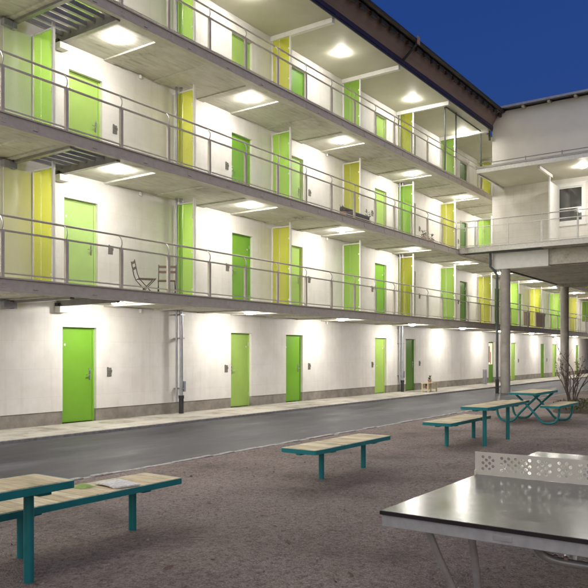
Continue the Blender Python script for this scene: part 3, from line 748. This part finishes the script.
def board_unit(name, x0, x1, yc, z, lx, label, cat, width=.5, n=16, group=None):
    t = empty(name, ((x0 + x1) / 2, yc, ZY), label, cat, group); y0_, y1_ = yc - width / 2, yc + width / 2
    part = 'seat' if cat == 'bench' else 'tabletop'
    slats(x0 + .014, x1 - .014, y0_ + .014, y1_ - .014, z, n).build(part, 'pine', t, ((x0 + x1) / 2, yc, z))
    teal_frame(x0, x1, y0_, y1_, z).build('frame', 'teal', t, ((x0 + x1) / 2, yc, z), smooth=30)
    c = MB(); c.box((x0 + .02, yc - .03, z - .075), (x1 - .02, yc + .03, z - .034)); c.build('cross_bar', 'teal', t, (x0, yc, z))
    for x in lx:
        l = MB().tube([(x, yc, ZY - .03), (x, yc, z - .05)], .035, 20)
        l.cbox((x - .05, yc - .19, z - .085), (x + .05, yc + .19, z - .058), .006)
        l.build('leg', 'teal', t, (x, yc, ZY), smooth=40)
    return t
board_unit('bench', 2.92, 4.86, 4.92, .39, (3.34, 4.47), 'slatted bench with a newspaper lying on it, beside a teal legged table', 'bench', .52)
board_unit('table', 1.22, 3.25, 4.38, .655, (1.55, 3.03), 'wooden slat table on round teal legs beside the bench with the newspaper', 'table', .48)
board_unit('bench', 7.07, 9.00, 4.92, .39, (7.60, 8.66), 'slatted bench standing alone in the middle of the yard', 'bench', .52)
board_unit('bench', 11.08, 12.98, 4.92, .39, (11.52, 12.75), 'slatted bench next to table in front of the picnic table', 'bench', .52)
board_unit('table', 11.36, 13.40, 4.38, .655, (11.86, 13.04), 'wooden slat table on round teal legs in front of the picnic table', 'table', .48)

# newspaper and green bag on the near bench
g = MB(); pts = []
for i in range(9):
    for j in range(7):
        u, v_ = i / 8, j / 6
        pts.append((4.10 + .24 * u + .04 * v_, 4.73 + .31 * v_ - .05 * u, .393 + .012 * math.sin(math.pi * v_) * (.5 + .5 * math.cos(2.2 * u)) + .008 * u * v_))
n0 = len(pts); fs = [(j + i * 7, j + 1 + i * 7, j + 8 + i * 7, j + 7 + i * 7) for i in range(8) for j in range(6)]
g.add(pts, fs); g.add([(x, y, z + .012) for x, y, z in pts], [f[::-1] for f in fs])
rim = [i * 7 for i in range(9)] + [56 + j for j in range(1, 7)] + [6 + i * 7 for i in range(7, -1, -1)] + [j for j in range(5, 0, -1)]
for a_, b_ in zip(rim, rim[1:] + rim[:1]): g.f.append((a_, b_, b_ + n0, a_ + n0)); g.mi.append(0)
tag(g.build('newspaper', 'paper', at=(4.22, 4.86, .39), smooth=40), 'folded pale newspaper lying on the slats of a teal framed bench', 'newspaper')
g = MB(); pts = []
for i in range(7):
    for j in range(7):
        u, v_ = i / 6, j / 6; e_ = math.sin(math.pi * u) * math.sin(math.pi * v_)
        pts.append((3.93 + .15 * u + .01 * math.sin(5 * v_), 4.96 + .15 * v_ - .02 * u, .392 + .03 * e_ + .006 * math.sin(9 * u + 4 * v_) * e_))
n0 = len(pts); fs = [(j + i * 7, j + 1 + i * 7, j + 8 + i * 7, j + 7 + i * 7) for i in range(6) for j in range(6)]
g.add(pts, fs); g.add([(x, y, .3905) for x, y, z in pts], [f[::-1] for f in fs])
tag(g.build('plastic_bag', 'green_cloth', at=(4.0, 5.03, .39), smooth=60), 'small crumpled green bag beside the newspaper on a slatted bench', 'bag')

# picnic table with wave-bent tube frames
PT = empty('picnic_table', (16.95, 5.05, ZY), 'picnic table with two joined benches on curved teal tube legs near the shrub', 'picnic table')
px0, px1, pc = 15.95, 17.65, 5.02
slats(px0 - .05, px1 - .05, pc - .30, pc + .30, .665, 14).build('tabletop', 'pine', PT, (16.8, pc, .66)); teal_frame(px0 - .065, px1 - .035, pc - .315, pc + .315, .665).build('tabletop_frame', 'teal', PT, (16.8, pc, .66), smooth=30)
for yb in (pc - .58, pc + .58):
    slats(px0, px1, yb - .20, yb + .20, .395, 14).build('seat', 'pine', PT, (16.8, yb, .39))
    teal_frame(px0 - .015, px1 + .015, yb - .215, yb + .215, .395).build('seat_frame', 'teal', PT, (16.8, yb, .39), smooth=30)
def bez(P, n=8):
    out = []
    for a_, b_, c_, d_ in P:
        for i in range(n):
            t = i / n
            out.append(Vector(a_) * (1 - t) ** 3 + 3 * Vector(b_) * t * (1 - t) ** 2 + 3 * Vector(c_) * t * t * (1 - t) + Vector(d_) * t ** 3)
    out.append(Vector(P[-1][3])); return out
for x in (16.25, 17.35):
    for s_, dx in ((-1, 0), (1, .05)):
        xx = x + dx
        y_ = lambda q: pc + s_ * q
        path = bez([((xx, y_(-.26), .61), (xx, y_(-.05), .42), (xx, y_(.12), .25), (xx, y_(.22), .13)),
                    ((xx, y_(.22), .13), (xx, y_(.32), -.03), (xx, y_(.40), -.02), (xx, y_(.50), -.015)),
                    ((xx, y_(.50), -.015), (xx, y_(.66), -.01), (xx, y_(.70), .10), (xx, y_(.71), .34))])
        MB().tube(path, .026, 12).build('tube_leg', 'teal', PT, (xx, y_(.3), ZY), smooth=60)

# table tennis table
TX0, TX1, TY0, TY1, TZ = 3.33, 6.07, .265, 1.79, .72
T_ = empty('table_tennis_table', (4.7, 1.03, ZY), 'glossy grey outdoor table tennis table with perforated cream metal net', 'table tennis table')
MB().cbox((TX0, TY0, TZ - .022), (TX1, TY1, TZ), .0025).build('tabletop', 'table_top', T_, (4.7, 1.03, TZ))
e = MB(); q = .004
e.box((TX0 - .003, TY0 - .003, TZ - .021), (TX0 - .0005, TY1 + .003, TZ - .002)); e.box((TX0 - .0005, TY1 + .0005, TZ - .021), (TX1, TY1 + .003, TZ - .002)); e.box((TX1 + .0005, TY0 - .003, TZ - .021), (TX1 + .003, TY1 + .003, TZ - .002)); e.box((TX0 - .0005, TY0 - .003, TZ - .021), (TX1, TY0 - .0005, TZ - .002))
e.build('edge_band', 'board_edge', T_, (4.7, 1.03, TZ))
e = MB(); i_ = .006
e.cbox((TX0 + i_, TY0 + i_, TZ - .082), (TX0 + i_ + .03, TY1 - i_, TZ - .0225), .003); e.cbox((TX1 - i_ - .03, TY0 + i_, TZ - .082), (TX1 - i_, TY1 - i_, TZ - .0225), .003)
e.cbox((TX0 + i_ + .0305, TY1 - i_ - .03, TZ - .081), (TX1 - i_ - .0305, TY1 - i_, TZ - .0225), .003); e.cbox((TX0 + i_ + .0305, TY0 + i_, TZ - .081), (TX1 - i_ - .0305, TY0 + i_ + .03, TZ - .0225), .003)
e.build('apron', 'apron', T_, (4.7, 1.03, TZ))
MB().cbox((TX0 + i_ - .003, 1.10, TZ - .066), (TX0 + i_ - .0003, 1.19, TZ - .040), .001).build('maker_plate', 'steel_light', T_, (TX0, 1.15, TZ - .05))
# net: plate with real round holes
cu = bpy.data.curves.new('net', 'CURVE'); cu.dimensions = '2D'; cu.fill_mode = 'BOTH'; cu.extrude = .0015
def loop(pts):
    s_ = cu.splines.new('POLY'); s_.points.add(len(pts) - 1); s_.use_cyclic_u = True
    for p, q in zip(s_.points, pts): p.co = (q[0], q[1], 0, 1)
LN = 1.55; loop([(0, 0), (LN, 0), (LN, .152), (0, .152)])
def hole(u, v_): loop([(u + .0105 * math.cos(2 * math.pi * k / 14), v_ + .0105 * math.sin(2 * math.pi * k / 14)) for k in range(14)])
u = .055; widths = [4, 9, 4, 4, 4, 9, 4, 4, 9, 4]
for wd in widths:
    for c_ in range(wd):
        for r__ in range(5):
            if (c_ + r__) % 2 == 0 and u + c_ * .023 < LN - .04: hole(u + c_ * .023, .040 + r__ * .020)
    u += wd * .023 + .036
co = bpy.data.objects.new('net_curve', cu); C.objects.link(co)
dg = bpy.context.evaluated_depsgraph_get(); nm = bpy.data.meshes.new_from_object(co.evaluated_get(dg)); bpy.data.objects.remove(co)
for v_ in nm.vertices:
    uu, vv, ww = v_.co; v_.co = (ww, -uu, vv)
nm.materials.clear(); nm.materials.append(M['beige_steel'])
net = bpy.data.objects.new('net', nm); C.objects.link(net); hook(net, T_, (4.70, TY1 + .012, TZ + .001))
f_ = MB()
for y in (TY1 + .006, TY0 - .006): f_.cbox((4.68, y - .006, TZ - .08), (4.72, y + .006, TZ + .03), .002)
f_.build('net_bracket', 'beige_steel', T_, (4.7, 1.03, TZ))
for sx in (0, 1):
    for sy in (0, 1):
        fx = lambda x: x if not sx else TX0 + TX1 - x
        fy = lambda y: y if not sy else TY0 + TY1 - y
        MB().tube([(fx(3.49), fy(1.61), TZ - .075), (fx(3.56), fy(1.56), .45), (fx(3.68), fy(1.47), .15), (fx(3.80), fy(1.43), ZY - .02)], .020, 14).build('leg', 'steel_light', T_, (fx(3.6), fy(1.5), ZY), smooth=60)
        MB().tube([(fx(3.505), fy(1.37), TZ - .075), (fx(3.60), fy(1.375), .42), (fx(3.75), fy(1.39), ZY - .02)], .020, 14).build('leg', 'steel_light', T_, (fx(3.6), fy(1.4), ZY), smooth=60)
    b_ = MB().tube(bez([((fx(3.52), 1.06, TZ - .06), (fx(3.56), 1.06, .60), (fx(3.60), 1.065, .575), (fx(3.62), 1.05, .55)), ((fx(3.62), 1.05, .55), (fx(3.64), 1.03, .52), (fx(3.66), .98, .51), (fx(3.68), .92, .505)), ((fx(3.68), .92, .505), (fx(3.7), .8, .50), (fx(3.7), .6, .50), (fx(3.68), .48, .505))] +
        [((fx(3.68), .48, .505), (fx(3.66), .42, .51), (fx(3.64), .37, .52), (fx(3.62), .35, .55)), ((fx(3.62), .35, .55), (fx(3.60), .335, .575), (fx(3.56), .34, .60), (fx(3.52), .34, TZ - .06))]), .020, 14).build('stretcher', 'steel_light', T_, (fx(3.6), .7, .5), smooth=60)
    for y in (.99, .94): MB().lathe([(.012, 0), (.012, .012), (.006, .016)], (fx(3.66), y, .526), 10).build('bolt_cap', 'red_cap', b_, (fx(3.66), y, .53), smooth=40)

# ------------------------------------------------------------------ gallery things
def chair(at, rot, wood, label):
    t = empty('folding_chair', at, label, 'chair'); h = bpy.data.objects
    W[t] = Vector((0, 0, 0))
    # local: faces +x
    s_ = MB()
    for i in range(6): s_.cbox((-.18 + i * .068, -.20, .44), (-.18 + i * .068 + .055, .20, .455), .004)
    s_.build('seat', wood, t, (0, 0, .45))
    b_ = MB()
    for z, x in ((.66, -.255), (.79, -.285)): b_.cbox((x - .012, -.20, z), (x + .006, .20, z + .06), .004)
    b_.build('backrest', wood, t, (-.27, 0, .75))
    for y in (-.21, .21):
        MB().tube([(.22, y, 0), (-.18, y, .43), (-.23, y, .55), (-.295, y, .87)], .011, 8).build('leg', 'chair_metal', t, (0, y, .4), smooth=50)
        MB().tube([(-.22, y * .92, 0), (.2, y * .92, .44)], .011, 8).build('leg', 'chair_metal', t, (0, y * .92, .2), smooth=50)
    MB().tube([(.2, -.21, .03), (.2, .21, .03)], .008, 6).tube([(-.19, -.19, .03), (-.19, .19, .03)], .008, 6).build('stretcher', 'chair_metal', t, (0, 0, .03))
    t.rotation_euler.z = R(rot); W[t] = Vector(at); return t
chair((11.85, 12.6, FL[1]), -32, 'chair_wood', 'dark brown folding chair seen from its side on the first gallery')
chair((12.45, 12.5, FL[1]), 222, 'red_wood', 'reddish brown folding chair turned away beside the green glass screen')

lo = empty('lounge_seat', (20.15, 11.75, FL[2]), 'low charcoal cushioned seat behind the second gallery railing', 'seat')
g = MB(); g.cbox((19.6, 11.5, FL[2] + .12), (20.7, 12.0, FL[2] + .36), .06); g.build('cushion', 'dark_cloth', lo, (20.1, 11.7, FL[2]), smooth=60)
g = MB(); g.cbox((19.6, 11.88, FL[2] + .36), (20.45, 12.02, FL[2] + .55), .05); g.build('backrest', 'dark_cloth', lo, (20.1, 11.9, FL[2]), smooth=60)
for x in (19.68, 20.62):
    for y in (11.56, 11.94): MB().box((x - .02, y - .02, FL[2]), (x + .02, y + .02, FL[2] + .13)).build('leg', 'chair_metal', lo, (x, y, FL[2]))
def potted(name, at, r, h, label, leaves=20, lr=.10, group=None, lmat='leaf'):
    t = empty(name, at, label, 'potted plant', group); x, y, z = at
    MB().lathe([(r * .72, 0), (r, h * .85), (r * 1.1, h * .86), (r * 1.1, h), (r * .95, h), (r * .9, h * .9)], at, 16).build('pot', 'terracotta', t, at, smooth=40)
    g = MB(); rr_ = random.Random(int(x * 100))
    for i in range(leaves):
        a_ = rr_.uniform(0, 6.28); u = rr_.uniform(.2, 1); zz = z + h + rr_.uniform(.0, lr * 2.2)
        c_ = Vector((x + math.cos(a_) * lr * u, y + math.sin(a_) * lr * u, zz)); d_ = Vector((math.cos(a_), math.sin(a_), rr_.uniform(.2, 1.2))).normalized() * rr_.uniform(.04, .08)
        s_ = d_.cross(Vector((0, 0, 1))).normalized() * .02
        g.add([c_ - d_, c_ + s_, c_ + d_, c_ - s_], [(0, 1, 2, 3)])
    g.tube([(x, y, z + h * .8), (x + .01, y, z + h + lr)], .006, 5)
    g.build('foliage', lmat, t, (x, y, z + h)); return t
potted('potted_plant', (20.95, 11.75, FL[2]), .12, .24, 'potted plant with round leafy top beside charcoal seat on gallery', 50, .17)
potted('potted_plant', (19.0, 11.5, FL[2]), .10, .22, 'small potted plant in front of a yellow screen on second gallery', 26, .09)
for i, x in enumerate((24.75, 25.12, 25.5)):
    potted('flower_pot', (x, 11.5, FL[2]), .09, .22, 'pinkish flower pot in a row of three on the second gallery', 24, .10, 'three pots on the second gallery')
g = MB()
for i in range(24):
    x = 35.9 + i * .042 + .012 * math.sin(i * 5.1); g.tube([(x, GE + .10 + .004 * math.sin(i * 2), FL[1] + .10), (x, GE + .10, FL[1] + .78)], .009, 6)
tag(g.build('reed_mat', 'reed', at=(36.4, GE + .1, FL[1])), 'shorter brown reed mat tied behind the first gallery railing next to a green screen', 'reed mat')
g = MB()
for i in range(36):
    x = 38.0 + i * .042; g.tube([(x, GE + .10 + .006 * math.sin(i), FL[1] + .10), (x, GE + .10, FL[1] + .80 + .015 * math.sin(i * 1.3))], .010, 6)
tag(g.build('reed_mat', 'reed', at=(38.7, GE + .1, FL[1])), 'longer brown reed mat tied behind the first gallery railing before a yellow screen', 'reed mat')

# pavement things by the facade
g = MB(); bx, by = 34.55, 12.75
bo = empty('bollard_ashtray', (bx, by, 0), 'slim grey post bin standing on pavement by the white wall', 'bin')
MB().cbox((bx - .08, by - .08, 0), (bx + .08, by + .08, .70), .01).build('body', 'pipe', bo, (bx, by, 0)); MB().cbox((bx - .09, by - .09, .705), (bx + .09, by + .09, .74), .008).build('lid', 'steel', bo, (bx, by, .7))
sx_, sy_ = 26.4, 12.0
ps = empty('plant_stand', (sx_, sy_, 0), 'low pale wooden plant stand standing on pavement near a dark green door', 'plant stand')
g = MB(); g.cbox((sx_ - .45, sy_ - .16, .34), (sx_ + .45, sy_ + .16, .37), .005); g.build('top', 'pine', ps, (sx_, sy_, .36))
for x in (sx_ - .4, sx_ + .4):
    for y in (sy_ - .12, sy_ + .12): MB().box((x - .02, y - .02, 0), (x + .02, y + .02, .34)).build('leg', 'pine', ps, (x, y, 0))
MB().cbox((sx_ - .4, sy_ - .14, .12), (sx_ + .4, sy_ + .14, .14), .004).build('shelf', 'pine', ps, (sx_, sy_, .13))
potted('potted_plant', (sx_ + .02, sy_, .37), .07, .12, 'small potted plant standing on the pale plant stand', 20, .07)
potted('potted_plant', (sx_ - .3, sy_, .141), .06, .11, 'potted seedling on the lower shelf of the plant stand', 10, .05)

# ------------------------------------------------------------------ shrub and planting
SX, SY = 22.3, 5.55
sh = empty('shrub', (SX, SY, ZY), 'leafless multi stemmed shrub rising from a low planting bed', 'shrub')
rs = random.Random(11); st = MB(); lf = MB()
def leafq(g, c_, s_, rr_):
    d_ = Vector((rr_.uniform(-1, 1), rr_.uniform(-1, 1), rr_.uniform(-.6, .8))).normalized() * s_; w_ = d_.cross(Vector((rr_.uniform(-1, 1), rr_.uniform(-1, 1), 1))).normalized() * s_ * .45
    g.add([c_ - d_, c_ + w_, c_ + d_, c_ - w_], [(0, 1, 2, 3)])
def grow(p, d, l, r, dep):
    pts = [p]; q = p; dd = d
    for i in range(5):
        dd = (dd + Vector((rs.uniform(-.16, .16), rs.uniform(-.16, .16), rs.uniform(-.02, .10)))).normalized(); q = q + dd * l / 5; pts.append(q)
    st.tube(pts, [r * (1 - .13 * i) for i in range(6)], 6)
    if dep <= 1:
        for i in range(rs.randint(2, 5)):
            if rs.random() < .7: leafq(lf, pts[rs.randint(2, 5)] + Vector((rs.uniform(-.03, .03), rs.uniform(-.03, .03), 0)), rs.uniform(.02, .042), rs)
    if dep > 0:
        for i in range(rs.randint(2, 3)):
            k = rs.randint(2, 5); nd = (dd + Vector((rs.uniform(-.55, .55), rs.uniform(-.55, .55), rs.uniform(-.05, .4)))).normalized()
            grow(pts[k], nd, l * rs.uniform(.5, .75), r * .55, dep - 1)
for i in range(8):
    a_ = i * .785 + rs.uniform(-.3, .3); sp_ = rs.uniform(.16, .36)
    grow(Vector((SX + .07 * math.cos(a_), SY + .07 * math.sin(a_), ZY - .02)), Vector((math.cos(a_) * sp_, math.sin(a_) * sp_, 1)).normalized(), rs.uniform(.8, 1.15), rs.uniform(.018, .028), 3 if i % 2 else 2)
st.build('stem', 'bark', sh, (SX, SY, ZY), smooth=60); lf.build('foliage', 'leaf_dry', sh, (SX, SY, 1))
# soil bed
g = MB(); ring = []
for k in range(36):
    a_ = 2 * math.pi * k / 36; rr_ = 1 + .12 * math.sin(3 * a_) + .07 * math.sin(7 * a_ + 1); ring.append((21.9 + 2.5 * rr_ * math.cos(a_), 4.9 + .95 * rr_ * math.sin(a_)))
for i in range(36):
    j_ = (i + 1) % 36
    g.add([(21.9, 4.9, .05), (21.9 + .6 * (ring[i][0] - 21.9), 4.9 + .6 * (ring[i][1] - 4.9), .035), (21.9 + .6 * (ring[j_][0] - 21.9), 4.9 + .6 * (ring[j_][1] - 4.9), .035)], [(0, 1, 2)])
    g.add([(21.9 + .6 * (ring[i][0] - 21.9), 4.9 + .6 * (ring[i][1] - 4.9), .035), (ring[i][0], ring[i][1], ZY - .03), (ring[j_][0], ring[j_][1], ZY - .03), (21.9 + .6 * (ring[j_][0] - 21.9), 4.9 + .6 * (ring[j_][1] - 4.9), .035)], [(0, 1, 2, 3)])
struct(g.build('planting_bed', 'soil', at=(21.9, 4.9, 0), smooth=60))
g = MB(); g2 = random.Random(5)
for i in range(2600):
    a_ = g2.uniform(0, 6.283); q = math.sqrt(g2.random()) * .95; x = 21.9 + 2.5 * q * math.cos(a_); y = 4.9 + .95 * q * math.sin(a_)
    hh = .16 * (.4 + .6 * abs(math.sin(2.3 * x + 1.7 * y)))
    g.cur = 1 if g2.random() < .28 else 0
    leafq(g, Vector((x, y, .03 + g2.uniform(0, hh))), g2.uniform(.02, .05), g2)
g.build('ground_cover', ['leaf', 'leaf_dry'], at=(21.9, 4.9, 0)).__setitem__('kind', 'stuff')
# fallen leaves and litter on the yard
g = MB()
for i in range(120):
    x = g2.uniform(3, 18); y = g2.uniform(1.5, 7.2); c_ = Vector((x, y, yz(x, y) + .006)); d_ = Vector((g2.uniform(-1, 1), g2.uniform(-1, 1), .15)).normalized() * g2.uniform(.012, .03); w_ = d_.cross(Vector((0, 0, 1))).normalized() * d_.length * .5
    g.add([c_ - d_, c_ + w_ + Vector((0, 0, .006)), c_ + d_, c_ - w_], [(0, 1, 2, 3)])
for x, y in [(3.75, 3.75), (4.9, 3.5), (6.2, 3.1), (5.6, 4.3), (7.9, 3.3), (9.5, 4.2), (10.8, 3.0), (8.8, 6.2), (6.8, 6.4), (12.3, 5.9), (4.4, 2.6), (14.2, 3.6)]:
    a_ = x * 7 + y * 3; c_ = Vector((x, y, yz(x, y) + .012)); d_ = Vector((math.cos(a_), math.sin(a_), .1)) * .05; w_ = Vector((-math.sin(a_), math.cos(a_), .25)) * .016
    g.add([c_ - d_, c_ - d_ * .3 + w_, c_ + d_ * .5 + w_ * .8, c_ + d_, c_ + d_ * .4 - w_, c_ - d_ * .4 - w_ * .9], [(0, 1, 2, 3, 4, 5)])
g.build('fallen_leaves', 'leaf_dry', at=(8, 4, ZY)).__setitem__('kind', 'stuff')

# ------------------------------------------------------------------ dusk sky, added fill lamp, camera
world = bpy.data.worlds.new('World'); S.world = world; world.use_nodes = True
nt = world.node_tree; bg = nt.nodes['Background']
sky = nt.nodes.new('ShaderNodeTexSky'); sky.sky_type = 'NISHITA'; sky.sun_disc = False
EL, RO = -2.0, 320
sky.sun_elevation = R(EL); sky.sun_rotation = R(RO); sky.ozone_density = 3; sky.air_density = 1.2; sky.dust_density = .3
tn = N(nt, 'ShaderNodeMix', data_type='RGBA', blend_type='MULTIPLY'); tn.inputs[0].default_value = 1; tn.inputs[7].default_value = (.36, .82, 1.32, 1)
L(nt, sky.outputs[0], tn.inputs[6]); L(nt, tn.outputs[2], bg.inputs[0]); bg.inputs[1].default_value = .62
sd = bpy.data.lights.new('warm_fill', 'SUN'); sd.energy = .64; sd.angle = R(100); sd.color = (1, .90, .70)  # soft warm fill added from behind the camera to lift yard and walls
so = bpy.data.objects.new('warm_fill', sd); C.objects.link(so); so.rotation_euler = (R(56), 0, R(-50))

cd = bpy.data.cameras.new('camera'); cam = bpy.data.objects.new('camera', cd); C.objects.link(cam); S.camera = cam
cam.location = (0, 0, 1.54); cam.rotation_euler = (R(90), 0, cam_h - R(90) + 2 * (math.pi / 2 - cam_h) - (math.pi - 2 * cam_h) + 0)
fwd = Vector((math.cos(cam_h), math.sin(cam_h), 0)); fwd = Vector((720 / math.hypot(720, 506), 506 / math.hypot(720, 506), 0))
cam.rotation_euler = fwd.to_track_quat('-Z', 'Y').to_euler()
cd.sensor_width = 36; cd.sensor_fit = 'HORIZONTAL'; cd.lens = 36 * 720 / 588
cd.shift_y = (353 - 294) / 588; cd.clip_end = 1000; cd.clip_start = .05

S.view_settings.view_transform = 'Standard'; S.view_settings.look = 'None'; S.view_settings.gamma = 1; S.view_settings.use_curve_mapping = False
S.view_settings.exposure = 1.32
S.render.engine = 'CYCLES'; S.cycles.use_denoising = True; S.cycles.transparent_max_bounces = 24; S.cycles.max_bounces = 8; S.cycles.diffuse_bounces = 5
S.cycles.sample_clamp_indirect = 6; S.cycles.use_light_tree = True; S.cycles.caustics_reflective = False
